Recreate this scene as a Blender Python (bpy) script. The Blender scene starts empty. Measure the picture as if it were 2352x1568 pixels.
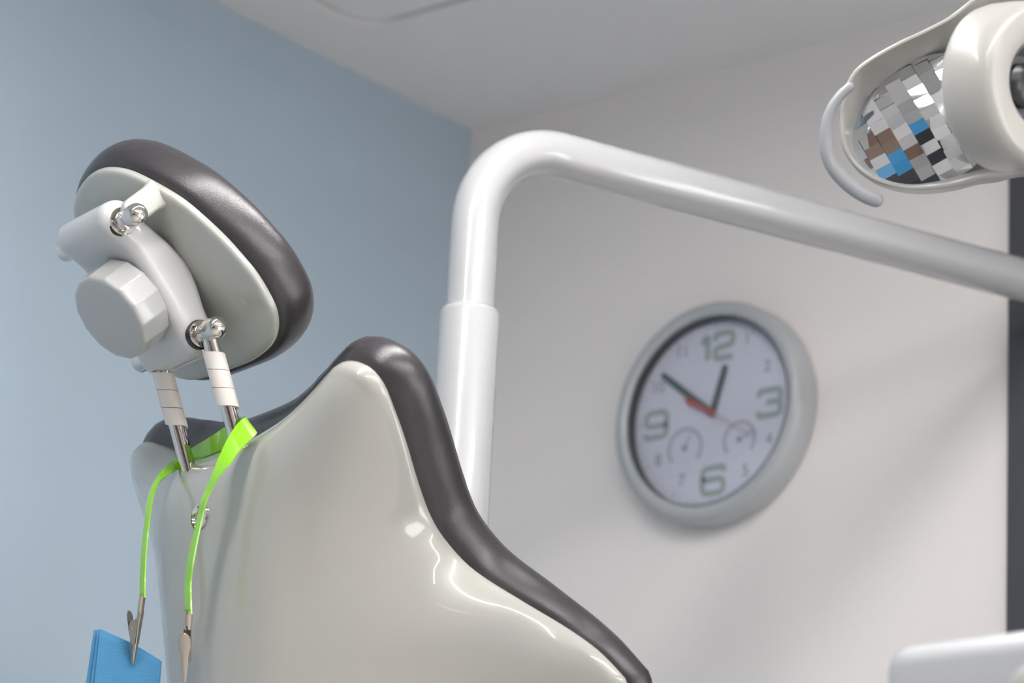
import bpy, bmesh, math, random
import numpy as np
from mathutils import Vector, Matrix
random.seed(4)
PI = math.pi
SC = bpy.context.scene
COL = SC.collection

# ------------------------------------------------------------------ camera
W, H, FPX = 2352, 1568, 8000.0
CEIL = 2.55
YAW, PITCH, ROLL = [math.radians(v) for v in (39.51, 18.232, 3.016)]
def cam_axes(yaw, pitch, roll):
    fw = np.array([-math.sin(yaw)*math.cos(pitch), math.cos(yaw)*math.cos(pitch), math.sin(pitch)])
    r = np.cross(fw, [0, 0, 1.0]); r /= np.linalg.norm(r); u = np.cross(r, fw)
    c, s = math.cos(roll), math.sin(roll)
    return np.array([c*r+s*u, -s*r+c*u, -fw])
AX = cam_axes(YAW, PITCH, ROLL)
CAM = np.array([2.78390671, -3.26877203, 0.84584359])
def ray(px, py): return AX.T @ np.array([(px-W/2)/FPX, (H/2-py)/FPX, -1.0])
def at(px, py, d): return CAM + ray(px, py)*d
def onplane(px, py, p0, n):
    r = ray(px, py)
    return CAM + r*(np.dot(np.asarray(p0)-CAM, n)/np.dot(r, n))
def camdir(x, y, z):
    v = AX.T @ np.array([x, y, z], float); return v/np.linalg.norm(v)

cam_data = bpy.data.cameras.new('camera'); cam = bpy.data.objects.new('camera', cam_data); COL.objects.link(cam)
m = Matrix.Identity(4)
for i in range(3):
    for j in range(3): m[i][j] = AX[j][i]
    m[i][3] = CAM[i]
cam.matrix_world = m
cam_data.sensor_width = 36.0; cam_data.lens = FPX*36.0/W
cam_data.clip_start = 0.02; cam_data.clip_end = 60
cam_data.dof.use_dof = True; cam_data.dof.focus_distance = 3.26; cam_data.dof.aperture_fstop = 4.7
SC.camera = cam

# ------------------------------------------------------------------ materials
def lin(c):
    return tuple((v/12.92 if v <= 0.04045 else ((v+0.055)/1.055)**2.4) for v in [x/255.0 for x in c])
def mat(name, rgb, rough=0.5, metal=0.0, coat=0.0, bump=None, spec=0.5, coat_rough=0.06):
    mt = bpy.data.materials.new(name); mt.use_nodes = True
    nt = mt.node_tree; b = nt.nodes['Principled BSDF']
    b.inputs['Base Color'].default_value = (*lin(rgb), 1)
    b.inputs['Roughness'].default_value = rough
    b.inputs['Metallic'].default_value = metal
    b.inputs['Coat Weight'].default_value = coat
    b.inputs['Coat Roughness'].default_value = coat_rough
    b.inputs['Specular IOR Level'].default_value = spec
    if bump:
        scale, strength, dist = bump
        tc = nt.nodes.new('ShaderNodeTexCoord'); nz = nt.nodes.new('ShaderNodeTexNoise'); bp = nt.nodes.new('ShaderNodeBump')
        nz.inputs['Scale'].default_value = scale; nz.inputs['Detail'].default_value = 3.0
        bp.inputs['Strength'].default_value = strength; bp.inputs['Distance'].default_value = dist
        nt.links.new(tc.outputs['Object'], nz.inputs['Vector']); nt.links.new(nz.outputs['Fac'], bp.inputs['Height'])
        nt.links.new(bp.outputs['Normal'], b.inputs['Normal'])
    return mt
def emis(name, rgb, s):
    mt = bpy.data.materials.new(name); mt.use_nodes = True; nt = mt.node_tree
    b = nt.nodes['Principled BSDF']
    b.inputs['Base Color'].default_value = (*lin(rgb), 1)
    b.inputs['Emission Color'].default_value = (*lin(rgb), 1); b.inputs['Emission Strength'].default_value = s
    return mt
M = {}
M['wall_white'] = mat('painted_white_wall', (237, 231, 228), 0.7, bump=(60, 0.05, 0.002))
M['wall_blue'] = mat('painted_blue_wall', (170, 187, 201), 0.45, bump=(60, 0.05, 0.002))
M['ceiling'] = mat('ceiling_paint', (228, 227, 227), 0.8)
M['floor'] = mat('grey_vinyl_floor', (216, 212, 208), 0.4)
M['wall_dark'] = mat('dark_cabinet_front', (60, 60, 66), 0.35)
M['door'] = mat('dark_grey_door', (70, 70, 76), 0.4)
M['shell'] = mat('glossy_white_plastic', (168, 166, 160), 0.25, coat=0.9, coat_rough=0.03)
M['plate'] = mat('satin_white_plastic', (178, 179, 173), 0.3, coat=0.5)
M['bracket'] = mat('white_enamel', (192, 192, 193), 0.3, coat=0.8)
M['knob'] = mat('white_knob_plastic', (172, 172, 172), 0.3, coat=0.6)
M['leather'] = mat('charcoal_upholstery', (56, 53, 56), 0.27, bump=(900, 0.35, 0.0006), spec=0.6)
M['chrome'] = mat('polished_chrome', (215, 208, 203), 0.05, metal=1.0)
M['steel'] = mat('nickel_steel', (196, 186, 174), 0.2, metal=1.0)
M['wrap'] = mat('white_spiral_wrap', (226, 218, 212), 0.45)
M['strap'] = mat('lime_green_vinyl', (138, 205, 28), 0.22, coat=0.5)
M['bib'] = mat('blue_paper', (66, 132, 176), 0.75)
M['enamel'] = mat('white_powder_enamel', (182, 182, 184), 0.25, coat=1.0, coat_rough=0.04)
M['lamp'] = mat('ivory_lamp_plastic', (166, 164, 159), 0.35, coat=0.25)
M['lamp_grey'] = mat('grey_handle_plastic', (148, 150, 154), 0.4)
M['mirror'] = mat('faceted_mirror', (235, 238, 242), 0.015, metal=1.0)
M['dark'] = mat('black_plastic', (28, 27, 30), 0.3)
M['hole_grey'] = mat('smoked_lens', (86, 86, 90), 0.15)
M['clock_frame'] = mat('silver_grey_clock_frame', (174, 177, 180), 0.35, coat=0.3)
M['inner_ring'] = mat('dark_inner_ring', (58, 66, 64), 0.4)
M['dial'] = mat('clock_dial', (226, 227, 242), 0.6)
M['numeral'] = mat('grey_green_numeral', (172, 183, 183), 0.6)
M['numeral_pale'] = mat('pale_grey_numeral', (150, 154, 166), 0.6)
M['subdial'] = mat('pale_ring_print', (186, 189, 204), 0.6)
M['hand'] = mat('dark_grey_hand', (84, 98, 97), 0.5)
M['hand_red'] = mat('red_second_hand', (196, 92, 84), 0.5)
M['hand_pink'] = mat('pale_red_tip', (206, 176, 186), 0.5)
M['unit'] = mat('white_unit_plastic', (172, 173, 176), 0.35, coat=0.3)
M['light_frame'] = mat('white_light_frame', (230, 230, 230), 0.4)
M['lit'] = emis('lit_diffuser', (255, 252, 248), 9.0)
M['lit_bright'] = emis('bright_diffuser', (255, 253, 250), 46.0)
M['daylight'] = emis('frosted_daylight_pane', (244, 247, 248), 4.5)
M['wood'] = mat('brown_wood_front', (128, 104, 88), 0.4)
M['blue_cabinet'] = mat('blue_cabinet_front', (60, 150, 205), 0.3)

# fine crease lines on the bib paper
def bib_lines():
    nt = M['bib'].node_tree; b = nt.nodes['Principled BSDF']
    tc = nt.nodes.new('ShaderNodeTexCoord'); mp = nt.nodes.new('ShaderNodeMapping')
    mp.inputs['Rotation'].default_value = (0.0, 0.0, 0.2); mp.inputs['Scale'].default_value = (40, 40, 700)
    nz = nt.nodes.new('ShaderNodeTexNoise'); nz.inputs['Scale'].default_value = 1.0; nz.inputs['Detail'].default_value = 3
    bp = nt.nodes.new('ShaderNodeBump'); bp.inputs['Strength'].default_value = 0.5; bp.inputs['Distance'].default_value = 0.0008
    nt.links.new(tc.outputs['Object'], mp.inputs['Vector']); nt.links.new(mp.outputs['Vector'], nz.inputs['Vector'])
    nt.links.new(nz.outputs['Fac'], bp.inputs['Height']); nt.links.new(bp.outputs['Normal'], b.inputs['Normal'])
bib_lines()
def glass_material():
    mt = bpy.data.materials.new('clear_glass'); mt.use_nodes = True; nt = mt.node_tree
    nt.nodes.remove(nt.nodes['Principled BSDF'])
    tr = nt.nodes.new('ShaderNodeBsdfTransparent'); gl = nt.nodes.new('ShaderNodeBsdfGlossy'); gl.inputs['Roughness'].default_value = 0.03
    fr = nt.nodes.new('ShaderNodeFresnel'); fr.inputs['IOR'].default_value = 1.3; mx = nt.nodes.new('ShaderNodeMixShader')
    nt.links.new(fr.outputs['Fac'], mx.inputs['Fac']); nt.links.new(tr.outputs[0], mx.inputs[1]); nt.links.new(gl.outputs[0], mx.inputs[2])
    nt.links.new(mx.outputs[0], nt.nodes['Material Output'].inputs['Surface'])
    return mt
M['glass'] = glass_material()

# ------------------------------------------------------------------ object helpers
def thing(name, label, cat, loc=(0, 0, 0), group=None):
    o = bpy.data.objects.new(name, None); COL.objects.link(o); o.location = [float(v) for v in loc]
    o.empty_display_size = 0.05
    o['label'] = label; o['category'] = cat
    if group: o['group'] = group
    return o
def finish(bm, sharp=40.0, flat=False):
    bmesh.ops.remove_doubles(bm, verts=bm.verts, dist=1e-7)
    bmesh.ops.recalc_face_normals(bm, faces=bm.faces)
    for f in bm.faces: f.smooth = not flat
    lim = math.radians(sharp)
    for e in bm.edges:
        e.smooth = not (len(e.link_faces) == 2 and e.calc_face_angle(0) > lim)
def obj(name, bm, material, parent=None, sharp=40.0, flat=False, label=None, fin=True):
    if fin: finish(bm, sharp, flat)
    me = bpy.data.meshes.new(name); bm.to_mesh(me); bm.free()
    me.materials.append(material)
    o = bpy.data.objects.new(name, me); COL.objects.link(o)
    if parent is not None:
        o.parent = parent
        root = parent
        loc = Vector((0, 0, 0))
        p = parent
        if p.parent is None and p.type == 'EMPTY': loc = p.location.copy()
        o.matrix_parent_inverse = Matrix.Translation(-loc)
    if label: o['label'] = label
    return o
def structure(name, bm, material, **k):
    o = obj(name, bm, material, **k); o['kind'] = 'structure'; return o
def V(p): return Vector((float(p[0]), float(p[1]), float(p[2])))
def loft(bm, rings, closed=True, cap0=True, cap1=True):
    vs = [[bm.verts.new(V(p)) for p in r] for r in rings]
    n = len(vs[0])
    for a, b in zip(vs[:-1], vs[1:]):
        for i in range(n if closed else n-1):
            j = (i+1) % n
            try: bm.faces.new((a[i], a[j], b[j], b[i]))
            except ValueError: pass
    if closed:
        if cap0: bm.faces.new(vs[0][::-1])
        if cap1: bm.faces.new(vs[-1])
    return vs
def frame(d, hint=(0, 0, 1)):
    d = np.asarray(d, float); d = d/np.linalg.norm(d)
    h = np.asarray(hint, float)
    if abs(np.dot(h, d)) > 0.95: h = np.array([1.0, 0, 0])
    x = np.cross(h, d); x /= np.linalg.norm(x)
    return x, np.cross(d, x), d
def lathe(bm, c, axis, prof, seg=48, cap0=True, cap1=True):
    """prof: (radius, distance along axis)"""
    x, y, d = frame(axis); c = np.asarray(c, float)
    rings = []
    for r, t in prof:
        rings.append([c+d*t+(x*math.cos(a)+y*math.sin(a))*max(r, 1e-5) for a in [2*PI*i/seg for i in range(seg)]])
    loft(bm, rings, True, cap0, cap1)
def catmull(pts, n, closed=False):
    P = np.array(pts, float); N = len(P)
    seg = N if closed else N-1
    out = []
    for k in range(n):
        u = k/(n if closed else n-1)*seg
        i = min(int(u), seg-1); t = u-i
        if closed: a, b, c, d = P[(i-1) % N], P[i], P[(i+1) % N], P[(i+2) % N]
        else: a, b, c, d = P[max(i-1, 0)], P[i], P[i+1], P[min(i+2, N-1)]
        out.append(0.5*((2*b)+(-a+c)*t+(2*a-5*b+4*c-d)*t*t+(-a+3*b-3*c+d)*t**3))
    return np.array(out)
def resample(P, n, closed=False):
    P = np.array(P, float)
    if closed: P = np.vstack([P, P[:1]])
    s = np.concatenate([[0], np.cumsum(np.linalg.norm(np.diff(P, axis=0), axis=1))])
    t = np.linspace(0, s[-1], n+1)[:-1] if closed else np.linspace(0, s[-1], n)
    return np.stack([np.interp(t, s, P[:, k]) for k in range(P.shape[1])], 1)
def smooth(pts, n, closed=False): return resample(catmull(pts, max(n*4, 200), closed), n, closed)
def tube(bm, pts, rad, seg=24, n=60, hint=(0, 0, 1), round_ends=False, spline=True):
    P = smooth(pts, n) if spline else np.array(pts, float)
    n = len(P)
    if np.isscalar(rad): R = np.full(n, rad)
    else: R = np.interp(np.linspace(0, 1, n), np.linspace(0, 1, len(rad)), rad)
    T = np.gradient(P, axis=0); T /= np.linalg.norm(T, axis=1)[:, None]
    x, y, _ = frame(T[0], hint); rings = []
    def ring(c, r, x, y): return [c+(x*math.cos(a)+y*math.sin(a))*r for a in [2*PI*k/seg for k in range(seg)]]
    for i in range(n):
        x = x-T[i]*np.dot(x, T[i]); x /= np.linalg.norm(x); y = np.cross(T[i], x)
        if i == 0 and round_ends:
            for q in (80, 60, 40, 20): rings.append(ring(P[0]-T[0]*R[0]*math.sin(math.radians(q)), R[0]*math.cos(math.radians(q)), x, y))
        rings.append(ring(P[i], R[i], x, y))
    if round_ends:
        for q in (20, 40, 60, 80): rings.append(ring(P[-1]+T[-1]*R[-1]*math.sin(math.radians(q)), R[-1]*math.cos(math.radians(q)), x, y))
    loft(bm, rings)
def outward(P):
    """outward 2-D normals of a closed polygon or (open) left-to-right top outline"""
    T = np.roll(P, -1, 0)-np.roll(P, 1, 0); T /= np.linalg.norm(T, axis=1)[:, None]
    N = np.stack([T[:, 1], -T[:, 0]], 1)
    area = 0.5*np.sum(P[:, 0]*np.roll(P[:, 1], -1)-np.roll(P[:, 0], -1)*P[:, 1])
    return N if area > 0 else -N
def box(bm, lo, hi):
    c = [(lo[i]+hi[i])/2 for i in range(3)]; s = [hi[i]-lo[i] for i in range(3)]
    r = bmesh.ops.create_cube(bm, size=1.0)
    for v in r['verts']: v.co = Vector([c[i]+v.co[i]*s[i] for i in range(3)])
    return r['verts']
def rbox(bm, lo, hi, r, seg=4):
    vs = box(bm, lo, hi)
    es = set(e for v in vs for e in v.link_edges)
    bmesh.ops.bevel(bm, geom=list(es), offset=r, segments=seg, profile=0.5, affect='EDGES')

# ------------------------------------------------------------------ the room
RX, RY = 5.2, -6.0
def slab(name, lo, hi, m):
    bm = bmesh.new(); box(bm, lo, hi); return structure(name, bm, M[m], flat=True)
slab('floor', (-0.1, RY-0.1, -0.1), (RX+0.1, 0.1, 0), 'floor')
slab('wall_left', (-0.1, RY, 0), (0, 0.1, CEIL), 'wall_blue')
DOOR_X0 = float(onplane(2319, 900, (0, 0, 0), (0, 1, 0))[0])
# clock wall with a door opening and a window opening beyond the right edge of the picture
DX1, WX0, WX1, WZ0, WZ1 = DOOR_X0+0.95, 2.75, 3.95, 0.75, 2.2
def wall_back():
    bm = bmesh.new()
    box(bm, (0, 0, 0), (DOOR_X0, 0.1, CEIL))
    box(bm, (DX1, 0, 0), (WX0, 0.1, CEIL)); box(bm, (WX1, 0, 0), (RX, 0.1, CEIL))
    box(bm, (WX0, 0, 0), (WX1, 0.1, WZ0)); box(bm, (WX0, 0, WZ1), (WX1, 0.1, CEIL))
    structure('wall_back', bm, M['wall_white'], flat=True)
wall_back()
bm = bmesh.new(); box(bm, (DOOR_X0+0.001, -0.006, 0.002), (DX1-0.001, 0.08, CEIL-0.002)); structure('door_1', bm, M['door'], flat=True)
def window(name, x0, x1, z0, z1):
    bm = bmesh.new()
    t = 0.05
    box(bm, (x0, 0.0, z0), (x0+t, 0.08, z1)); box(bm, (x1-t, 0.0, z0), (x1, 0.08, z1))
    box(bm, (x0+t, 0.0, z0), (x1-t, 0.08, z0+t)); box(bm, (x0+t, 0.0, z1-t), (x1-t, 0.08, z1))
    w = structure(name, bm, M['light_frame'], flat=True)
    bm = bmesh.new(); box(bm, (x0+t, 0.04, z0+t), (x1-t, 0.06, z1-t)); p = obj('pane', bm, M['daylight'], w, flat=True); p['kind'] = 'structure'
window('window_1', WX0, WX1, WZ0, WZ1)
def add_fill_window(name, y0, y1, z0, z1):
    # unseen frosted window added in the right-hand wall to soften the shadows
    bm = bmesh.new(); t = 0.05
    box(bm, (RX, y0, z0), (RX+.08, y0+t, z1)); box(bm, (RX, y1-t, z0), (RX+.08, y1, z1))
    box(bm, (RX, y0+t, z0), (RX+.08, y1-t, z0+t)); box(bm, (RX, y0+t, z1-t), (RX+.08, y1-t, z1))
    w = structure(name, bm, M['light_frame'], flat=True)
    bm = bmesh.new(); box(bm, (RX+.03, y0+t, z0+t), (RX+.05, y1-t, z1-t)); p = obj('pane', bm, M['daylight'], w, flat=True); p['kind'] = 'structure'
    bm = bmesh.new()
    box(bm, (RX, RY, 0), (RX+.1, y0, CEIL)); box(bm, (RX, y1, 0), (RX+.1, .1, CEIL)); box(bm, (RX, y0, 0), (RX+.1, y1, z0)); box(bm, (RX, y0, z1), (RX+.1, y1, CEIL))
    structure('wall_right', bm, M['wall_white'], flat=True)
add_fill_window('window_2', -1.6, -0.4, 0.8, 2.25)
# walls behind the camera
slab('wall_front', (-0.1, RY-0.1, 0), (RX+0.1, RY, CEIL), 'wall_white')

# ceiling with a shadow-gap access hatch (rounded corners)
def rrect(x0, y0, x1, y1, r, n=8):
    out = []
    for cx, cy, a0 in ((x1-r, y1-r, 0), (x0+r, y1-r, 90), (x0+r, y0+r, 180), (x1-r, y0+r, 270)):
        for k in range(n+1):
            a = math.radians(a0+90*k/n); out.append((cx+r*math.cos(a), cy+r*math.sin(a)))
    return out
HC = onplane(818, 56, (0, 0, CEIL), (0, 0, 1))
hx0, hy1 = float(HC[0])-0.003, float(HC[1])+0.02
hx1, hy0 = hx0+0.6, hy1-0.6
gap = 0.016
def ceiling():
    bm = bmesh.new()
    def loop(pts, z):
        vs = [bm.verts.new((x, y, z)) for x, y in pts]
        return vs, [bm.edges.new((vs[i], vs[(i+1) % len(vs)])) for i in range(len(vs))]
    _, e1 = loop([(-0.1, RY-0.1), (RX+0.1, RY-0.1), (RX+0.1, 0.1), (-0.1, 0.1)], CEIL)
    hv, e2 = loop(rrect(hx0, hy0, hx1, hy1, 0.05), CEIL)
    bmesh.ops.triangle_fill(bm, edges=e1+e2, use_beauty=True)
    # groove walls and the lid above the groove
    up = [bm.verts.new((v.co.x, v.co.y, CEIL+0.007)) for v in hv]
    for i in range(len(hv)):
        j = (i+1) % len(hv); bm.faces.new((hv[i], hv[j], up[j], up[i]))
    bm.faces.new(up)
    o = structure('ceiling', bm, M['ceiling'], flat=True, fin=False)
ceiling()
bm = bmesh.new()
pr = rrect(hx0+gap, hy0+gap, hx1-gap, hy1-gap, 0.036)
loft(bm, [[(x, y, CEIL+0.007) for x, y in pr], [(x, y, CEIL+0.001) for x, y in pr]], True)
structure('trim_1', bm, M['ceiling'], flat=True)

# ceiling lights (out of the picture, seen in the reflections)
def ceiling_light(glow, label, x, y, lx, ly):
    t = thing('ceiling_light', label, 'ceiling light', (x, y, CEIL-0.05), 'linear ceiling lights')
    bm = bmesh.new(); rbox(bm, (x-lx/2, y-ly/2, CEIL-0.05), (x+lx/2, y+ly/2, CEIL-0.0005), 0.006, 2); obj('housing', bm, M['light_frame'], t)
    bm = bmesh.new(); box(bm, (x-lx/2+0.015, y-ly/2+0.015, CEIL-0.053), (x+lx/2-0.015, y+ly/2-0.015, CEIL-0.0505)); obj('diffuser', bm, M[glow], t, flat=True)
for a in (('lit_bright', 'long ceiling light nearest the blue wall', .95, -1.6, .085, 1.7), ('lit_bright', 'middle one of the three bright long ceiling lights', 1.85, -1.6, .085, 1.7), ('lit_bright', 'long ceiling light nearest the side window', 2.9, -1.6, .085, 1.7),
          ('lit', 'long ceiling light over the wood brown cabinet', 1.6, -4.6, .075, 1.8), ('lit', 'long ceiling light over the dark grey cabinet', 3.6, -4.6, .075, 1.8)): ceiling_light(*a)

# ------------------------------------------------------------------ chair frame
PSI = math.radians(-15.6)
L = np.array([math.cos(PSI), math.sin(PSI), 0.0]); F = np.array([-math.sin(PSI), math.cos(PSI), 0.0]); Z = np.array([0, 0, 1.0])
PM = at(477, 1030, 3.25)
REC = math.radians(22.7)
BT = -math.sin(REC)*F+math.cos(REC)*Z          # up along the backrest
BN = -math.cos(REC)*F-math.sin(REC)*Z          # out of its back
def bk(a, t, n): return PM+L*a+BT*t+BN*n
def bk_px(px, py, n):
    P = onplane(px, py, PM+BN*n, BN); d = P-PM
    return float(d@L), float(d@BT)
CH = thing('dental_chair', 'white dental chair with charcoal upholstery, seen from behind with its headrest raised', 'dental chair', (PM+F*0.12)*np.array([1, 1, 0]))

# backrest rim: right half traced, mirrored to the left
right = []
for (x, y), n in [((795, 828), -.050), ((845, 840), -.053), ((880, 880), -.058), ((905, 940), -.065),
                  ((930, 1010), -.074), ((960, 1110), -.086), ((990, 1190), -.098), ((1030, 1250), -.107), ((1090, 1310), -.120), ((1200, 1380), -.140),
                  ((1300, 1440), -.160), ((1370, 1490), -.169), ((1420, 1540), -.175), ((1440, 1568), -.177)]:
    a, t = bk_px(x, y, n); right.append((a, t, n))
right = [(0.0, -.001, -.05), (.04, -.0005, -.05), (.075, .003, -.05), (.105, .0085, -.05), (.13, .017, -.05), (.155, .0275, -.05)]+right+[(.284, -.335, -.176), (.288, -.37, -.17), (.282, -.42, -.15), (.25, -.48, -.11), (.20, -.515, -.09), (.10, -.53, -.08), (0, -.53, -.075)]
left = [(-a, t, n) for a, t, n in right[1:-1]]
RIM = smooth(right+left[::-1], 300, True)      # closed, clockwise from the top dip
RIM2 = RIM[:, :2]; RIMN = RIM[:, 2]; NRM = outward(RIM2)
def sstep(x, a, b):
    u = np.clip((x-a)/(b-a), 0, 1); return u*u*(3-2*u)
def n_back(a, t):
    a = np.abs(a); w = 0.03
    drop = 0.705*w*np.log1p(np.exp((a-0.087)/w))
    return 0.036-drop+0.30*np.maximum(0, -t-.04)*np.exp(-(a/.15)**2)-0.30*np.maximum(0, -t-.05)*sstep(a, .09, .20)
def rim_dist(P):
    A = RIM2; B = np.roll(RIM2, -1, 0); d = B-A
    out = np.empty(len(P))
    for i, p in enumerate(P):
        u = np.clip(np.sum((p-A)*d, 1)/np.sum(d*d, 1), 0, 1)
        out[i] = np.min(np.linalg.norm(A+d*u[:, None]-p, axis=1))
    return out
def shell():
    bm = bmesh.new(); C0 = np.array([0.0, -0.25])
    rings = []
    ks = [1-(0.0012*(1.32**i-1)/0.32) for i in range(15)]
    ks = [k for k in ks if k > 0.75]+list(np.linspace(0.72, 0.02, 26))
    for k in ks:
        Q = C0+(RIM2-C0)*k
        # centre of the star mapping is smeared over a line so that the rings follow the outline
        d = rim_dist(Q) if k < 1 else np.zeros(len(Q))
        R = 0.046
        prof = np.where(d < R, np.sqrt(np.clip(1-(1-d/R)**2, 0, 1)), 1.0)
        nb = n_back(Q[:, 0], Q[:, 1])
        rn = RIMN*1.0; lo = rn+.026
        nb = lo+.012*np.log1p(np.exp((nb-lo)/.012))
        n = rn+(nb-rn)*prof
        rings.append([bk(q[0], q[1], nn) for q, nn in zip(Q, n)])
    # inner side, hidden under the upholstery
    rings = [[bk(q[0], q[1], n-.006) for q, n in zip(C0+(RIM2-C0)*.9, RIMN)], [bk(q[0], q[1], n-.006) for q, n in zip(RIM2-NRM*.004, RIMN)]]+rings
    vs = loft(bm, rings)
    inner = [v for r in vs[9:] for v in r]
    for _ in range(14): bmesh.ops.smooth_vert(bm, verts=inner, factor=.5, use_axis_x=True, use_axis_y=True, use_axis_z=True)
    return obj('backrest_shell', bm, M['shell'], CH, sharp=60)
SHELL = shell()
def cushion():
    bm = bmesh.new(); rings = []
    top = sstep(RIM2[:, 1], -0.12, -0.02)
    THN = 1-.45*sstep(-RIM2[:, 1], .17, .30)
    swell = 0.010*THN+(np.interp(np.abs(RIM2[:, 0]), [0, .065, .115, .155, .18, .21], [.0135, .014, .017, .0125, .008, .005])-.0)*sstep(RIM2[:, 1], -.06, -.0)
    C0 = np.array([0.0, -0.25])
    for f, dn in [(-.45, .002), (-.2, -.001), (.25, -.004), (.62, -.010), (.88, -.018), (1, -.027), (.92, -.036), (.66, -.044), (.2, -.051), (-.5, -.056), (-1.6, -.059)]:
        Q = RIM2+NRM*(swell*f)[:, None]
        rings.append([bk(q[0], q[1], n+dn*g) for q, n, g in zip(Q, RIMN, THN)])
    Q0 = RIM2-NRM*(swell*1.6)[:, None]
    for k in (0.85, 0.65, 0.4, 0.15):
        Q = C0+(Q0-C0)*k
        rings.append([bk(q[0], q[1], n*(0.4+0.6*k)-.03*(1-k)-.059*g) for q, n, g in zip(Q, RIMN, THN)])
    loft(bm, rings)
    return obj('backrest_cushion', bm, M['leather'], CH, sharp=80)
cushion()
# chrome plug in the shell back
def plug():
    from mathutils.bvhtree import BVHTree
    tree = BVHTree.FromPolygons([v.co for v in SHELL.data.vertices], [tuple(p.vertices) for p in SHELL.data.polygons])
    hit, nor, _, _ = tree.ray_cast(V(CAM), V(ray(460, 1186)).normalized())
    nr = np.array(nor); nr = nr if nr@BN > 0 else -nr
    bm = bmesh.new(); lathe(bm, np.array(hit)-nr*.0080, nr, [(.0128, 0), (.0128, .0092), (.0121, .0100), (.0105, .0100), (.009, .0075), (.005, .0084), (.0005, .0088)], 40)
    o = obj('chrome_plug', bm, M['chrome'], SHELL, label='round chrome plug in the back of the shell')
plug()
# chair column and foot below the picture
bm = bmesh.new(); b0 = PM+F*0.10; lathe(bm, (b0[0], b0[1], 0), (0, 0, 1), [(.17, 0), (.17, .03), (.16, .045), (.07, .06), (.065, .6), (.055, 1.25), (.05, float(PM[2]-.45))], 40)
obj('pedestal', bm, M['shell'], CH)

# headrest -----------------------------------------------------------------
TH = math.radians(45)
HT = -math.sin(TH)*F+math.cos(TH)*Z; HN = -math.cos(TH)*F-math.sin(TH)*Z
HC0 = PM+F*-.044+Z*.157
def hd(a, s, n): return HC0+L*a+HT*s+HN*n
def hd_px(px, py, n):
    P = onplane(px, py, HC0+HN*n, HN); d = P-HC0
    return float(d@L), float(d@HT)
plate_px = [(172, 488), (175, 451), (190, 421), (212, 398), (242, 388), (279, 391), (312, 402), (357, 425), (409, 456), (453, 491), (505, 539), (545, 582), (586, 632),
            (617, 684), (632, 721), (634, 761), (621, 795), (586, 824), (534, 846), (483, 864), (446, 871), (416, 867), (392, 856)]
PL = [hd_px(x, y, 0.0) for x, y in plate_px]+[(-.1120, -.060), (-.1165, -.02), (-.114, .03), (-.104, .072)]
PL = smooth(PL, 160, True); PN = outward(PL)
pc = PL.mean(0)
def hring(off, n, k=1.0):
    Q = PL+PN*off; Q = pc+(Q-pc)*k
    return [hd(q[0], q[1], n) for q in Q]
bm = bmesh.new()
loft(bm, [hring(-.004, -.006), hring(0, -.004), hring(0, .0005), hring(-.0008, .0022), hring(-.0028, .0034), hring(-.007, .0040), hring(-.007, .0052, .8), hring(-.007, .006, .5), hring(-.007, .0062, .2)])
PLATE = obj('headrest_plate', bm, M['plate'], CH, sharp=60)
bm = bmesh.new()
CE, CR, CT = -.0005, .012, .023
rr = [hring(-.012, -.002), hring(-.002, -.0028)]
for q in range(-90, 91, 12):
    a = math.radians(q)
    rr.append(hring(CE+CR*math.cos(a), -.0275-CT*math.sin(a)))
rr += [hring(-.011, -.0522), hring(-.011, -.0535, .85), hring(-.011, -.053, .6), hring(-.011, -.051, .3), hring(-.011, -.050, .08)]
loft(bm, rr)
obj('headrest_cushion', bm, M['leather'], CH, sharp=80)

# bracket: side profile in (s, n), extruded across with rounded ends
prof = [(.1015, .040), (.0985, .030), (.092, .0235), (.083, .0205), (.072, .0195), (.062, .0165), (.050, .0125), (.038, .0085), (.025, .006), (.012, .0045), (0, .0055), (-.012, .0085), (-.023, .0125),
        (-.033, .016), (-.045, .0185), (-.058, .0205), (-.066, .026), (-.0695, .036), (-.067, .047), (-.060, .0545), (-.050, .0565), (-.036, .055), (-.015, .0525), (.01, .051), (.035, .0505), (.055, .051), (.072, .0565), (.085, .0605), (.095, .0565), (.1005, .0495)]
BP = smooth(prof, 120, True); BPN = outward(BP)
def bring(a, off): return [hd(a, q[0], q[1]) for q in BP+BPN*off]
bm = bmesh.new(); R = .011; A0, A1 = -.058, .036
rings = [bring(A0+R*(1-math.cos(PI/2*k/8)), -R*(1-math.sin(PI/2*k/8))) for k in range(9)]
rings += [bring(A1-R*(1-math.cos(PI/2*k/8)), -R*(1-math.sin(PI/2*k/8))) for k in range(8, -1, -1)]
loft(bm, rings)
BRK = obj('headrest_bracket', bm, M['bracket'], CH, sharp=70)

# knob with shallow finger flats
def knob():
    bm = bmesh.new(); seg = 168; c = (-.005, .010)
    def kr(r, n, flut):
        out = []
        for i in range(seg):
            a = 2*PI*i/seg
            u = (a*7/PI) % 1.0          # 14 flats
            dip = flut*(0.0014*max(0.0, math.sin(PI*u))**0.7)
            out.append(hd(c[0]+(r-dip)*math.cos(a), c[1]+(r-dip)*math.sin(a), n))
        return out
    loft(bm, [kr(.040, .052, 1), kr(.0445, .0535, 1), kr(.0455, .056, 1), kr(.0452, .0835, 1), kr(.0445, .0855, .9), kr(.0430, .0870, .6), kr(.040, .0878, .2), kr(.02, .0882, 0), kr(.004, .0882, 0)])
    obj('adjustment_knob', bm, M['knob'], CH, sharp=40, label='big round white knob with finger flats')
knob()
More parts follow.
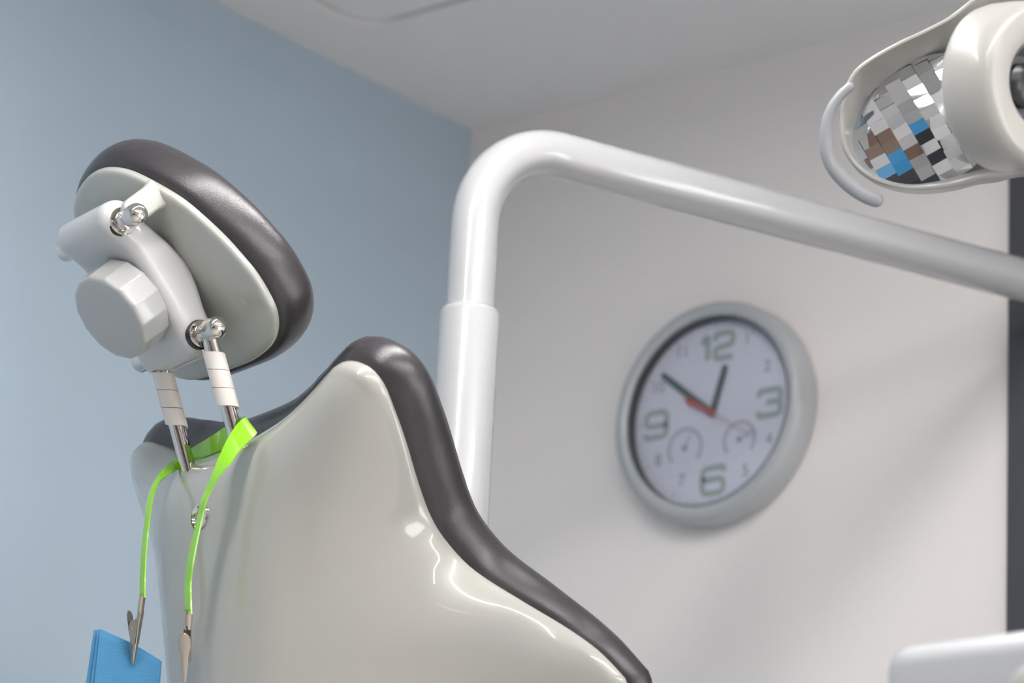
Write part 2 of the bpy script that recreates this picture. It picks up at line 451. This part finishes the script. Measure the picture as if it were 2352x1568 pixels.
# pivots
UP, LO = (.079, .042), (-.048, .041)
def pivot(s, n, a_ring, upper):
    bm = bmesh.new()
    lathe(bm, hd(a_ring-.008, s, n), L, [(.0132, 0), (.0132, .0148), (.0126, .0155), (.0088, .0155), (.0085, .016), (.0085, .026), (.0098, .0266), (.0106, .028), (.0106, .040), (.0098, .0435), (.008, .0462), (.005, .0478), (.001, .0484)], 40)
    o = obj('pivot_pin', bm, M['chrome'], CH, sharp=35)
    bm = bmesh.new(); lathe(bm, hd(-.060, s, n), -L, [(.0115, -.004), (.0115, .012), (.0108, .0128), (.009, .0132), (.001, .0132)], 40)
    obj('pin_end', bm, M['chrome'], o, sharp=35)
    bm = bmesh.new(); lathe(bm, hd(a_ring-.001, s, n), L, [(.0140, 0), (.0140, .0050), (.0132, .0050), (.0132, 0)], 40, False, False)
    obj('bushing', bm, M['dark'], o)  # black ring stands in for the shaded gap round the collar
pivot(*UP, .0300, True); pivot(*LO, .0345, False)
# lugs of the plate that carry the upper pivot
def lug(a0, a1):
    pts = [(.082+.0125*math.cos(x), .036+.0125*math.sin(x)) for x in np.linspace(-.1, PI+.1, 22)]
    pts += [(.0695, .024), (.0695, .012), (.0690, .0005), (.0950, .0005), (.0945, .012), (.0945, .024)]
    P = smooth(pts, 60, True); N = outward(P); bm = bmesh.new(); r = .004
    rings = [[hd(a0+r*(1-math.cos(x)), *q) for q in P-N*(r*(1-math.sin(x)))] for x in np.linspace(0, PI/2, 5)]
    rings += [[hd(a1-r*(1-math.cos(x)), *q) for q in P-N*(r*(1-math.sin(x)))] for x in np.linspace(PI/2, 0, 5)]
    loft(bm, rings); obj('hinge_lug', bm, M['plate'], PLATE)
lug(.046, .056)
# support rods with spiral wrap
def rod(a, off):
    top = hd(a, LO[0], LO[1]-.0); bot = bk(a, -.035, 0)
    d = (top-bot); ln = np.linalg.norm(d); d = d/ln
    bm = bmesh.new(); tube(bm, [bot, top-d*.004], .0075, 32, 2, spline=False)
    o = obj('support_rod', bm, M['chrome'], CH)
    # spiral: about three turns of a flat white band
    x, y, _ = frame(d); bm = bmesh.new()
    vc = CAM-bot; ph = math.atan2(vc@y, vc@x)+2*PI*.29
    l0, l1 = ln-off-.062, ln-off
    hgt = .0168; pitch = .0174; turns = (l1-l0-hgt)/pitch; nn = 170; r0, r1 = .0079, .0100
    rings = []
    for i in range(nn+1):
        u = i/nn; a_ = ph-2*PI*turns*u; c = bot+d*(l0+(l1-l0-hgt)*u)
        e = x*math.cos(a_)+y*math.sin(a_)
        rings.append([c+e*r0, c+e*r1, c+e*r1+d*hgt, c+e*r0+d*hgt])
    loft(bm, rings); obj('spiral_wrap', bm, M['wrap'], o, sharp=50, label='white plastic spiral wrapped around the chrome rod')
rod(-.041, .0140); rod(.051, .0150)

# ------------------------------------------------------------------ green bib strap
ST = thing('bib_strap', 'lime green vinyl strap looped round the headrest rods, metal clips at both ends', 'bib strap', PM)
E = [  # left/upper edge px, right/lower edge px, n
    ((322, 1372), (333, 1372), .098), ((322.3, 1328), (333.5, 1328), .092), ((326, 1267), (336, 1267), .082), ((334.5, 1180), (345, 1180), .064), ((341, 1139), (352, 1139), .052),
    ((349.5, 1116), (360, 1119), .043), ((360, 1097), (370, 1103), .032), ((376, 1076), (384, 1092), .018), ((390, 1062), (403, 1081), .002), ((405, 1052), (416, 1073), -.012), ((420, 1042), (430, 1066), -.019),
    ((434, 1033), (441, 1061), -.0205), ((467, 1013), (467, 1050), -.020), ((494, 996), (490, 1041), -.019), ((519, 979), (514, 1031), -.018), ((540, 965), (536, 1020), -.017), ((556, 957), (560, 1006), -.013),
    ((564, 956), (578, 999), -.006), ((563, 960), (590, 994), .002), ((556, 964), (583, 1003), .008), ((542, 978), (573, 1012), .014), ((525, 1005), (557, 1028), .024), ((512, 1031), (541, 1047), .034), ((500, 1058), (526, 1067), .044),
    ((492, 1079), (511, 1085), .051), ((480.5, 1106), (496, 1106), .057), ((470.5, 1128), (484, 1129), .061), ((462, 1151), (474, 1151), .066), ((456, 1179), (467.5, 1179), .070), ((447, 1219), (458, 1220), .077), ((438, 1254), (451, 1254), .083),
    ((430, 1299), (443, 1299), .090), ((425.5, 1338), (438.5, 1338), .094), ((425, 1363), (438.5, 1363), .098), ((427.5, 1410), (440, 1410), .104)]
def bkw(p, n):
    a, t = bk_px(p[0], p[1], n); return bk(a, t, n)
S1 = np.array([bkw(e[0], e[2]) for e in E]); S2 = np.array([bkw(e[1], e[2]+.0015) for e in E])
C1, C2 = catmull(S1, 220), catmull(S2, 220)
def ribbon():
    bm = bmesh.new(); mid = (C1+C2)/2; T = np.gradient(mid, axis=0)
    rings = []
    pw = None
    for p, q, t in zip(C1, C2, T):
        n = np.cross(q-p, t); n /= np.linalg.norm(n)
        h = n*.0007
        rings.append([p+h, (p+q)/2+h*1.25, q+h, q-h, (p+q)/2-h*1.25, p-h])
    loft(bm, rings); obj('strap_band', bm, M['strap'], ST, sharp=50)
ribbon()
def clip(p_top, p_tip, e_dir, name='alligator_clip'):
    ax = p_tip-p_top; ln = np.linalg.norm(ax); d = ax/ln
    e = e_dir-d*np.dot(e_dir, d); e /= np.linalg.norm(e); w = np.cross(d, e); k = ln/.064
    def P(dd, ww, ee): return p_top+(d*dd+w*ww+e*ee)*k
    bm = bmesh.new()
    # back jaw: ferrule crimp running into a tapering channel
    rings = []
    for dd, hw, dep, base in [(.014, .0034, .0026, -.0018), (.020, .0036, .0028, -.0016), (.026, .0037, .0034, -.0014), (.036, .0033, .0034, -.0012), (.048, .0025, .0026, -.0008), (.060, .0016, .0014, -.0004), (.064, .0012, .0010, 0)]:
        t = .0006
        rings.append([P(dd, -hw, base+dep), P(dd, -hw, base), P(dd, -hw*.8, base-t), P(dd, hw*.8, base-t), P(dd, hw, base), P(dd, hw, base+dep), P(dd, hw-t, base+dep), P(dd, hw-t, base+t), P(dd, -hw+t, base+t), P(dd, -hw+t, base+dep)])
    loft(bm, rings)
    body = obj(name, bm, M['steel'], ST, sharp=30)
    bm = bmesh.new()
    for sgn in (-1, 1):   # pivot cheeks
        prf = [(.024, -.001), (.0235, .006), (.030, .0082), (.037, .0062), (.046, .0022), (.046, -.0008)]
        loft(bm, [[P(a, sgn*.0037, b) for a, b in prf], [P(a, sgn*.0043, b) for a, b in prf]])
    obj('cheek_plate', bm, M['steel'], body, sharp=30)
    # ferrule: rolled sleeve round the strap end
    bm = bmesh.new()
    pts = []
    for a in np.linspace(-PI*.93, PI*.93, 30): pts.append((math.sin(a)*.0040, -math.cos(a)*.0028))
    ri = [[P(dd, x*f, y*f) for x, y in pts]+[P(dd, x*f*.86, y*f*.82) for x, y in pts[::-1]] for dd, f in ((-.001, 1.0), (.006, 1.0), (.012, .98), (.016, .86))]
    loft(bm, ri); obj('ferrule', bm, M['steel'], body, sharp=40)
    # lever with a round finger pad
    bm = bmesh.new()
    path = [(.0165, .0128), (.021, .0112), (.026, .0096), (.033, .0078), (.044, .0052), (.056, .0026), (.064, .0012)]
    hw = [.0012, .0055, .0054, .0034, .0033, .0026, .0019]
    pp = smooth(path, 40); hh = np.interp(np.linspace(0, 1, 40), np.linspace(0, 1, 7), hw)
    hh[:9] = [max(.0006, .0058*math.sqrt(max(0, 1-(1-i/6.0)**2))) if i < 6 else .0058 for i in range(9)]
    t = .0005
    loft(bm, [[P(a, -h, b-.0006), P(a, -h*.6, b), P(a, h*.6, b), P(a, h, b-.0006), P(a, h, b-.0006-t), P(a, h*.6, b-t), P(a, -h*.6, b-t), P(a, -h, b-.0006-t)] for (a, b), h in zip(pp, hh)])
    obj('lever', bm, M['steel'], body, sharp=40)
    bm = bmesh.new()
    lathe(bm, P(.0315, -.0052, .0040), w, [(.0006, 0), (.0016, .0003), (.0018, .0008), (.0018, .0096), (.0016, .0101), (.0006, .0104)], 20)
    obj('rivet', bm, M['steel'], body, sharp=50)
pr = bkw((432.5, 1404), .105); pt = bkw((424, 1565), .112)
clip(pr, pt, camdir(-.15, .05, 1))
pl = bkw((327.5, 1368), .099); plt = bkw((306, 1523), .112)
clip(pl, plt, camdir(-.9, .1, -.35))

# ------------------------------------------------------------------ folded blue paper bib held by the left clip
def bib():
    # local frame: x to the right along the panel, y away from the viewer, z up
    Xh = camdir(.94, 0, -.34)*np.array([1, 1, 0]); Xh /= np.linalg.norm(Xh); Y = np.cross(Z, Xh)
    if np.dot(Y, AX[2]) > 0: Y = -Y
    P0 = plt+Y*.0022
    def bp(px, py): return onplane(px, py, P0, Y)
    O = bp(230.5, 1444); wx = float((bp(372, 1519)-O)@Xh)
    # zigzag section, front panel first; (x, y)
    sec = [(wx, .0010), (wx*.75, -.0004), (wx*.45, 0), (wx*.2, .0002), (.002, .0002), (0, .0012), (.004, .0030), (wx*.3, .0026), (wx*.6, .003), (wx*.3, .0036), (.0, .0040), (-.0018, .0052), (-.0014, .0070), (.004, .0074), (wx*.3, .0078), (wx*.6, .0082), (wx*.3, .0088), (0, .0094), (-.0040, .0108), (-.0036, .0126), (.004, .013), (wx*.55, .0134)]
    sec = catmull(sec, 150)
    zr = float((bp(372, 1519)-O)[2]); zm = float((bp(304, 1476)-O)[2])
    bm = bmesh.new(); rings = []
    def top(x):
        x = max(0.0, x)
        u = x/wx
        return np.interp(u, [0, .5, .85, .96, 1], [0, zm, zr*.80, zr*.93, zr])
    LEN = .20
    for k in range(26):
        v = k/25
        ring = []
        for x, y in sec:
            z = top(x)*(1-.25*v)-LEN*v
            fan = 1+.25*v
            xx = x-(.010*v*min(1, max(0, -x/.006)) if x < 0 else 0)+(-.004*v if x < .01 else 0)
            ring.append(O+Xh*xx+Y*(y*fan*.62+.003*v*math.sin(x*60))+Z*z)
        rings.append(ring)
    loft(bm, rings, closed=False)
    o = obj('paper_bib', bm, M['bib'], None, sharp=70)
    md = o.modifiers.new('thickness', 'SOLIDIFY'); md.thickness = .0005
    o['label'] = 'folded light blue paper bib hanging from the metal clip at lower left'; o['category'] = 'paper bib'
bib()

# ------------------------------------------------------------------ white post with bent tube
def post():
    D0 = 3.5
    p1 = at(1079, 712, D0)                 # top of the thick sleeve
    px = D0/FPX
    LP = thing('light_post', 'white enamelled post whose bent tube arches over to the right behind the chair', 'post', (p1[0], p1[1], 0))
    x, y = p1[0], p1[1]
    bm = bmesh.new(); R = 69.5*px
    lathe(bm, (x, y, 0), (0, 0, 1), [(.07, 0), (.07, .012), (.06, .02), (R, .024), (R, p1[2]-.006), (R-.0012, p1[2]-.002), (R-.0035, p1[2]+.0005), (R-.008, p1[2]+.001)], 64)
    obj('post_sleeve', bm, M['enamel'], LP, sharp=50)
    r = 55.5*px
    # bent tube: rises, bends and runs level away to the right
    c0 = onplane(1086, 640, (x, y, 0), np.array([AX[2][0], AX[2][1], 0]))
    zt = at(1300, 386, D0)[2]
    # horizontal run direction from its two traced centre points
    def onz(px_, py_, z): return onplane(px_, py_, (0, 0, z), (0, 0, 1))
    # find z so the run starts above the post
    best = None
    for z in np.arange(p1[2]+.05, p1[2]+.30, .0005):
        A = onz(1460, 404, z); B = onz(2252, 616.5, z)
        dv = B-A; dv[2] = 0; dn = dv/np.linalg.norm(dv)
        off = np.array([x, y])-A[:2]; cr = abs(off[0]*dn[1]-off[1]*dn[0])
        if best is None or cr < best[0]: best = (cr, z, dn, A, B)
    _, z, dn, A, B = best
    bend = .098
    pts = [(x, y, p1[2]-.03), (x, y, p1[2]+.01)]
    pts = [np.array(p, float) for p in pts]
    k = np.array([x, y, z-bend])
    out = [np.array([x, y, p1[2]-.03]), np.array([x, y, (p1[2]+z-bend)/2])]
    for a in np.linspace(0, PI/2, 24): out.append(np.array([x, y, z-bend])+dn*bend*(1-math.cos(a))+Z*bend*math.sin(a))
    base = out[-1]
    end_len = np.linalg.norm(B-A)+float(np.dot(A-base, dn))+.25
    for u in np.linspace(.05, 1, 24): out.append(base+dn*end_len*u)
    bm = bmesh.new(); tube(bm, out, r, 56, spline=False, hint=np.cross(dn, Z))
    obj('bent_tube', bm, M['enamel'], LP, sharp=50)
    print('tube', z, best[0], dn, 'end', out[-1], 'depth', -(AX@(out[-1]-CAM))[2])
post()

# ------------------------------------------------------------------ wall clock
def clock():
    yd = -.018
    c = onplane(1639, 949, (0, yd, 0), (0, 1, 0)); cx, cz = float(c[0]), float(c[2])
    CK = thing('wall_clock', 'round silver-grey clock with big numerals on the white wall', 'clock', (cx, 0, cz))
    ctr = np.array([cx, 0, cz]); ax = np.array([0, -1.0, 0])
    bm = bmesh.new()
    lathe(bm, ctr, ax, [(.112, .001), (.1385, .001), (.1395, .004), (.1385, .026), (.1365, .033), (.132, .0372), (.1275, .0385), (.1225, .0375), (.1190, .0345), (.1180, .030), (.1178, .0145), (.110, .0145), (.110, .002)], 96, False, False)
    obj('clock_frame', bm, M['clock_frame'], CK, sharp=50)
    bm = bmesh.new(); lathe(bm, ctr, ax, [(.1177, .0182), (.1177, .0340), (.1173, .0340), (.1173, .0182)], 96, False, False); obj('inner_ring', bm, M['inner_ring'], CK, label='dark ring inside the frame')
    bm = bmesh.new(); lathe(bm, ctr, ax, [(.117, .0120), (.1172, .0180), (.0005, .0180)], 96); DIAL = obj('dial', bm, M['dial'], CK)
    def P(u, v, h): return np.array([cx+u, yd-h, cz+v])
    def uv(px, py):
        p = onplane(px, py, (0, yd, 0), (0, 1, 0)); return float(p[0]-cx), float(p[2]-cz)
    def cpx(x, y): return uv(1380+x/2.613, 660+y/2.613)
    def stroke(bm, pts, w, h0, h1):
        P2 = np.array(pts, float); T = np.gradient(P2, axis=0); T /= np.linalg.norm(T, axis=1)[:, None]+1e-12
        N = np.stack([-T[:, 1], T[:, 0]], 1)
        loft(bm, [[P(*(p+n*w/2), h0), P(*(p+n*w/2), h1), P(*(p-n*w/2), h1), P(*(p-n*w/2), h0)] for p, n in zip(P2, N)])
    def rounded(pts, r=.17, n=6):
        pts = [np.array(p, float) for p in pts]; out = [pts[0]]
        for a, b, c_ in zip(pts[:-2], pts[1:-1], pts[2:]):
            d1 = (a-b)/np.linalg.norm(a-b); d2 = (c_-b)/np.linalg.norm(c_-b)
            rr = min(r, np.linalg.norm(a-b)*.45, np.linalg.norm(c_-b)*.45)
            s, e = b+d1*rr, b+d2*rr
            for t in np.linspace(0, 1, n): out.append((1-t)**2*s+2*t*(1-t)*b+t*t*e)
        out.append(pts[-1]); return out
    G = {'1': [[(0.1, .68), (.45, 1), (.45, 0)]], '2': [[(0, .72), (0, 1), (1, 1), (1, .5), (0, .42), (0, 0), (1, 0)]], '3': [[(0, .78), (0, 1), (1, 1), (1, .52), (.35, .52)], [(.6, .52), (1, .52), (1, 0), (0, 0), (0, .2)]],
         '6': [[(1, .8), (1, 1), (0, 1), (0, 0), (1, 0), (1, .55), (.0, .55)]], '9': [[(0, .2), (0, 0), (1, 0), (1, 1), (0, 1), (0, .45), (1, .45)]]}
    def big(chars, u0, v0, wd, hg, gapw):
        bm = bmesh.new(); u = u0
        for i, ch in enumerate(chars):
            cw = wd*(.5 if ch == '1' else 1)
            for gi, st in enumerate(G[ch]):
                pts = rounded([(u+x*wd*(1 if ch != '1' else 1), v0+y*hg) for x, y in st], hg*.28)
                stroke(bm, pts, .0080, .0001, .0004+.0002*i+.0002*gi)
            u += cw+gapw
        obj('numeral', bm, M['numeral'], DIAL, flat=True, label='large grey-green numeral '+chars)
    for s, (x, y), wd in (('12', (695, 355), .026), ('3', (1015, 690), .031), ('6', (672, 1158), .031), ('9', (335, 825), .031)):
        u, v = cpx(x, y); hg = .0315
        tot = wd if len(s) == 1 else wd*1.5+.010
        big(s, u-tot/2, v-hg/2, wd, hg, .010)
    # small hour figures (text outlines turned into meshes)
    def text(s, u, v, size):
        cu = bpy.data.curves.new('t', 'FONT'); cu.body = s; cu.size = size; cu.align_x = 'CENTER'; cu.align_y = 'CENTER'; cu.extrude = .00015
        o = bpy.data.objects.new('t', cu); COL.objects.link(o)
        dg = bpy.context.evaluated_depsgraph_get(); me = bpy.data.meshes.new_from_object(o.evaluated_get(dg))
        bpy.data.objects.remove(o); bpy.data.curves.remove(cu)
        me.transform(Matrix(((1, 0, 0, cx+u), (0, 0, -1, yd-.0003), (0, 1, 0, cz+v), (0, 0, 0, 1))))
        me.materials.append(M['numeral_pale']); t = bpy.data.objects.new('hour_figure', me); COL.objects.link(t); t.parent = DIAL; t['label'] = 'small pale numeral '+s
        t.matrix_parent_inverse = Matrix.Identity(4)
    for s, x, y in (('11', 490, 390), ('10', 345, 605), ('1', 880, 310), ('2', 1000, 472), ('4', 1010, 910), ('5', 868, 1098), ('7', 485, 1160), ('8', 345, 1040)):
        u, v = cpx(x, y); text(s, u, v, .021)
    # minute track
    bm = bmesh.new()
    for k in range(60):
        a = 2*PI*k/60; r0, r1 = (.106, .113) if k % 5 == 0 else (.109, .113)
        stroke(bm, [(r0*math.sin(a), r0*math.cos(a)), (r1*math.sin(a), r1*math.cos(a))], .0019 if k % 5 == 0 else .0008, .0001, .0003)
    obj('minute_track', bm, M['numeral'], DIAL, flat=True)
    # two small inset dials
    for (x, y), (hx, hy), rr in (((505, 965), (545, 880), .024), ((832, 912), (930, 850), .022)):
        u, v = cpx(x, y); bm = bmesh.new()
        ring = [(u+rr*math.cos(a), v+rr*math.sin(a)) for a in np.linspace(-.7, PI+.7, 40)]
        stroke(bm, ring, .0045, .0001, .0003); sd = obj('inset_dial', bm, M['subdial'], DIAL, flat=True)
        bm = bmesh.new(); lathe(bm, P(u, v, 0), ax, [(.0035, .0001), (.0035, .0012), (.0005, .0014)], 20)
        hu, hv = cpx(hx, hy); stroke(bm, [(u, v), (hu, hv)], .0012, .0008, .0011)
        obj('needle', bm, M['numeral_pale'], sd, flat=True)
    # hands
    def hand(name, p0, p1, w0, w1, h, m):
        p0 = np.array(p0); p1 = np.array(p1); d = (p1-p0)/np.linalg.norm(p1-p0); n = np.array([-d[1], d[0]])
        bm = bmesh.new()
        q = [p0+n*w0/2, p1+n*w1/2, p1-n*w1/2, p0-n*w0/2]
        loft(bm, [[P(*s, h) for s in q], [P(*s, h+.0008) for s in q]]); return obj(name, bm, M[m], CK, flat=True)
    hand('hour_hand', (0, 0), cpx(757, 470), .0085, .0075, .003, 'hand')
    hand('minute_hand', (0, 0), cpx(382, 528), .0085, .0065, .0045, 'hand')
    sh = hand('second_hand', cpx(528, 680), (0, 0), .0060, .0042, .0062, 'hand_red')
    o = hand('second_hand_tip', (0, 0), cpx(925, 885), .0018, .001, .0062, 'hand_pink')
    bm = bmesh.new(); lathe(bm, P(0, 0, 0), ax, [(.0042, .0002), (.0042, .0072), (.003, .0078), (.0005, .0079)], 28); obj('hub', bm, M['hand_red'], CK)
    bm = bmesh.new(); lathe(bm, ctr, ax, [(.1158, .0335), (.1158, .0340), (.0005, .0344)], 96); obj('glass_cover', bm, M['glass'], CK)
clock()

# ------------------------------------------------------------------ operating light, upper right
def lamp():
    D0 = 3.08
    C = at(2200, 260, D0)
    N = camdir(-.10, .12, .99)
    Xl, Yl, _ = frame(N, camdir(0, 1, 0))
    if np.dot(Xl, AX[0]) < 0: Xl, Yl = -Xl, -Yl
    def lp(px, py, n):
        p = onplane(px, py, C+N*n, N)-C; return np.array([p@Xl, p@Yl])
    def W3(q, n): return C+Xl*q[0]+Yl*q[1]+N*n
    LT = thing('operating_light', 'ivory dental operating light with a faceted mirror reflector, cropped at upper right', 'operating light', C)
    outer = [(2228, 0), (2180, 37), (2130, 64), (2060, 97), (2000, 131), (1965, 158), (1946, 188), (1935, 228), (1929, 280), (1933, 330), (1951, 370), (1985, 402), (2030, 424), (2085, 435), (2140, 435), (2200, 426), (2250, 413), (2300, 406), (2352, 394),
             (2450, 385), (2560, 370), (2640, 320), (2680, 240), (2680, 140), (2640, 60), (2560, 0), (2480, -50), (2380, -75), (2290, -50)]
    inner = [(2195, 95), (2130, 121), (2070, 152), (2012, 200), (1976, 248), (1958, 300), (1959, 340), (1981, 377), (2012, 402), (2062, 420), (2112, 422), (2172, 412), (2225, 396), (2280, 385), (2352, 380), (2440, 370), (2540, 350), (2610, 300), (2640, 240), (2640, 150), (2600, 90), (2540, 60), (2460, 40), (2380, 40), (2290, 55)]
    O = smooth([lp(x, y, 0) for x, y in outer], 200, True)
    dep = .045
    I = smooth([lp(x, y, -dep) for x, y in inner], 200, True)
    # line up the two loops by angle
    def byang(P, c):
        a = np.arctan2(P[:, 1]-c[1], P[:, 0]-c[0]); o = np.argsort(a); return np.interp, a[o], P[o]
    c = np.array([lp(2230, 250, 0)])[0]
    def resamp(P):
        a = np.arctan2(P[:, 1]-c[1], P[:, 0]-c[0]); o = np.argsort(a); a, Q = a[o], P[o]
        a = np.concatenate([a-2*PI, a, a+2*PI]); Q = np.vstack([Q, Q, Q])
        t = np.linspace(-PI, PI, 240, endpoint=False); return np.stack([np.interp(t, a, Q[:, 0]), np.interp(t, a, Q[:, 1])], 1)
    O, I = resamp(O), resamp(I); ON = outward(O)
    def mix(k): return O+(I-O)*k
    bm = bmesh.new()
    rings = [[W3(q, -.085) for q in c+(O-c)*.12], [W3(q, -.083) for q in c+(O-c)*.5], [W3(q, -.074) for q in c+(O-c)*.8], [W3(q, -.055) for q in c+(O-c)*.93], [W3(q, -.03) for q in c+(O-c)*.975], [W3(q, -.008) for q in O-ON*.001], [W3(q, -.0015) for q in O], [W3(q, 0) for q in O-ON*.0012],
             [W3(q, 0) for q in O-ON*.0030], [W3(q, -.0012) for q in O-ON*.0040], [W3(q, -.02) for q in mix(.55)], [W3(q, -dep) for q in I], [W3(q, -dep-.02) for q in c+(I-c)*.98], [W3(q, -dep-.025) for q in c+(I-c)*.4], [W3(q, -dep-.025) for q in c+(I-c)*.1]]
    loft(bm, rings); HS = obj('lamp_housing', bm, M['lamp'], LT, sharp=50)
    # faceted reflector: flat mirror tiles on a shallow dish, cut to the dish outline
    left_px = [(2178, 120), (2120, 128), (2062, 158), (2011, 204), (1976, 250), (1958, 300), (1959, 340), (1981, 376), (2012, 401), (2061, 419), (2111, 421), (2172, 411), (2225, 390), (2260, 350), (2280, 280), (2270, 200), (2235, 140)]
    right_px = [(2380, 70), (2440, 72), (2500, 82), (2560, 108), (2600, 160), (2612, 220), (2595, 275), (2550, 318), (2490, 342), (2420, 352), (2380, 330), (2360, 250), (2362, 140)]
    def reflector(edge_px, seed):
        bnd = smooth([lp(x, y, -dep) for x, y in edge_px], 90, True)
        bc = bnd.mean(0); Rm = np.max(np.linalg.norm(bnd-bc, axis=1))
        if 0.5*np.sum(bnd[:, 0]*np.roll(bnd[:, 1], -1)-np.roll(bnd[:, 0], -1)*bnd[:, 1]) < 0: bnd = bnd[::-1]
        def clip(poly):
            for a, b in zip(bnd, np.roll(bnd, -1, 0)):
                e = b-a; out = []
                f = lambda p: e[0]*(p[1]-a[1])-e[1]*(p[0]-a[0])
                for p, q in zip(poly, poly[1:]+poly[:1]):
                    fp, fq = f(p), f(q)
                    if fp >= 0: out.append(p)
                    if (fp >= 0) != (fq >= 0): out.append(p+(q-p)*(fp/(fp-fq)))
                poly = out
                if len(poly) < 3: return []
            return poly
        bm = bmesh.new(); rnd = random.Random(seed)
        er = np.array([.875, .485]); ec = np.array([.50, -.866]); sr, sq = .0152, .0106
        for i in range(-12, 13):
            for j in range(-14, 15):
                o = bc+er*sr*i+ec*sq*(j+.33*(i % 3))
                quad = [o, o+er*sr, o+er*sr+ec*sq, o+ec*sq]
                g = clip([np.array(q) for q in quad][::-1])
                if len(g) < 3: continue
                m_ = o+er*sr*.5+ec*sq*.5; rel = (m_-bc)/Rm; r2 = rel@rel
                z0 = -dep-.006+.004*(1-r2)
                slope = -.20*rel+np.array([rnd.uniform(-.06, .06), rnd.uniform(-.10, .10)])
                try: bm.faces.new([bm.verts.new(V(W3(q, z0+float((q-m_)@slope)))) for q in g])
                except ValueError: pass
        finish(bm, 1.0, True)
        for f in bm.faces:
            if f.normal.dot(V(N)) < 0: f.normal_flip()
        obj('faceted_reflector', bm, M['mirror'], LT, flat=True, fin=False, label='mirror reflector made of square facets')
    reflector(left_px, 11); reflector(right_px, 5)
    # central pod
    A = camdir(.67, .03, .74); pf = at(2395, 192, 3.0)
    bm = bmesh.new()
    lathe(bm, pf, A, [(.02, -.060), (.055, -.0595), (.067, -.057), (.0725, -.051), (.0738, -.043), (.0735, -.020), (.0715, -.009), (.067, -.002), (.062, .0), (.050, -.002), (.0395, -.0045), (.0375, -.006), (.0365, -.012), (.036, -.030), (.001, -.030)], 96)
    POD = obj('lamp_pod', bm, M['lamp'], LT, sharp=50)
    bm = bmesh.new(); lathe(bm, pf, A, [(.0364, -.0295), (.0364, -.009), (.034, -.0085), (.031, -.016), (.026, -.024), (.0005, -.026)], 64); LN = obj('lens_recess', bm, M['hole_grey'], POD)
    bm = bmesh.new(); lathe(bm, pf+A*-.0262, A, [(.020, 0), (.0195, .006), (.015, .010), (.008, .012), (.0005, .0125)], 48); obj('lens', bm, M['dark'], POD)
    # neck between housing and pod, and the yoke going up out of the picture
    bm = bmesh.new(); tube(bm, [pf-A*.055, at(2400, 230, 3.1)-N*.03, at(2400, 230, 3.1)-N*.07], .024, 32, 12); obj('pod_neck', bm, M['lamp'], LT)
    bm = bmesh.new(); tube(bm, [C-N*.06, at(2330, 100, 3.2), at(2420, -150, 3.25), at(2480, -420, 3.3), at(2440, -700, 3.4)], .022, 32, 40)
    top = at(2440, -700, 3.4); ceil_pt = np.array([top[0], top[1], CEIL])
    tube(bm, [top-Z*.02, ceil_pt-Z*.0005], .022, 32, 4, spline=False)
    obj('support_arm', bm, M['lamp'], LT)
    # handle
    hp = [(1952, 200), (1930, 220), (1910, 250), (1898, 290), (1897, 335), (1908, 375), (1932, 408), (1962, 434), (1990, 451), (2012, 459)]
    bm = bmesh.new(); tube(bm, [at(x, y, 3.075) for x, y in hp], [.0042, .0046, .0053, .0060, .0064, .0066, .0066], 28, 60, round_ends=True)
    obj('lamp_handle', bm, M['lamp_grey'], LT, label='curved grey handle bar')
lamp()

# ------------------------------------------------------------------ delivery unit, lower right
def unit():
    p = at(2016, 1486, 2.63)
    U = thing('delivery_unit', 'white rounded delivery unit, out of focus at the lower right corner', 'delivery unit', (p[0]+.3, p[1]+.2, 0))
    x, y, z = p
    bm = bmesh.new(); rbox(bm, (x, y, z-.16), (x+.62, y+.40, z+.004), .022, 8)
    obj('tray_body', bm, M['unit'], U, sharp=60)
    k = at(2360, 1580, 2.52)
    bm = bmesh.new(); yb = float(y-k[1]+.004)
    lathe(bm, k, (0, 1, 0), [(.004, -.002), (.012, -.0006), (.018, .003), (.0205, .008), (.0205, .02), (.019, yb)], 48)
    obj('instrument_cap', bm, M['lamp'], U, label='round ivory cap on the front')
    bm = bmesh.new(); lathe(bm, (x+.3, y+.2, 0), (0, 0, 1), [(.22, 0), (.22, .03), (.05, .06), (.04, .1), (.04, z-.158)], 40); obj('unit_stand', bm, M['unit'], U)
unit()

# unseen furniture added behind the camera to give the mirror facets coloured reflections
def reflection_cabinet(label, x0, x1, z0, z1, m):
    t = thing('cabinet', label, 'cabinet', ((x0+x1)/2, RY+.2, z0))
    bm = bmesh.new(); rbox(bm, (x0, RY+.002, z0), (x1, RY+.38, z1), .006, 2); obj('cabinet_body', bm, M[m], t)
    bm = bmesh.new(); rbox(bm, ((x0+x1)/2-.10, RY+.39, (z0+z1)/2), ((x0+x1)/2+.10, RY+.405, (z0+z1)/2+.012), .003, 2)
    for s in (-.08, .08): box(bm, ((x0+x1)/2+s-.005, RY+.375, (z0+z1)/2+.002), ((x0+x1)/2+s+.005, RY+.395, (z0+z1)/2+.01))
    obj('cabinet_handle', bm, M['steel'], t)
reflection_cabinet('wood brown floor cabinet on the end wall', 1.6, 3.4, 0.0, .9, 'wood')
reflection_cabinet('dark grey floor cabinet beside the wood brown one', 3.42, 5.1, 0.0, .9, 'wall_dark')
reflection_cabinet('bright blue cabinet standing on the two floor cabinets', 2.9, 4.6, 0.902, 1.5, 'blue_cabinet')

# ------------------------------------------------------------------ world and view
wd = bpy.data.worlds.new('World'); SC.world = wd; wd.use_nodes = True
wd.node_tree.nodes['Background'].inputs[0].default_value = (.6, .7, .8, 1); wd.node_tree.nodes['Background'].inputs[1].default_value = .3
SC.view_settings.view_transform = 'Standard'; SC.view_settings.look = 'None'
SC.view_settings.gamma = 1.0; SC.view_settings.use_curve_mapping = False
SC.view_settings.exposure = 0.44
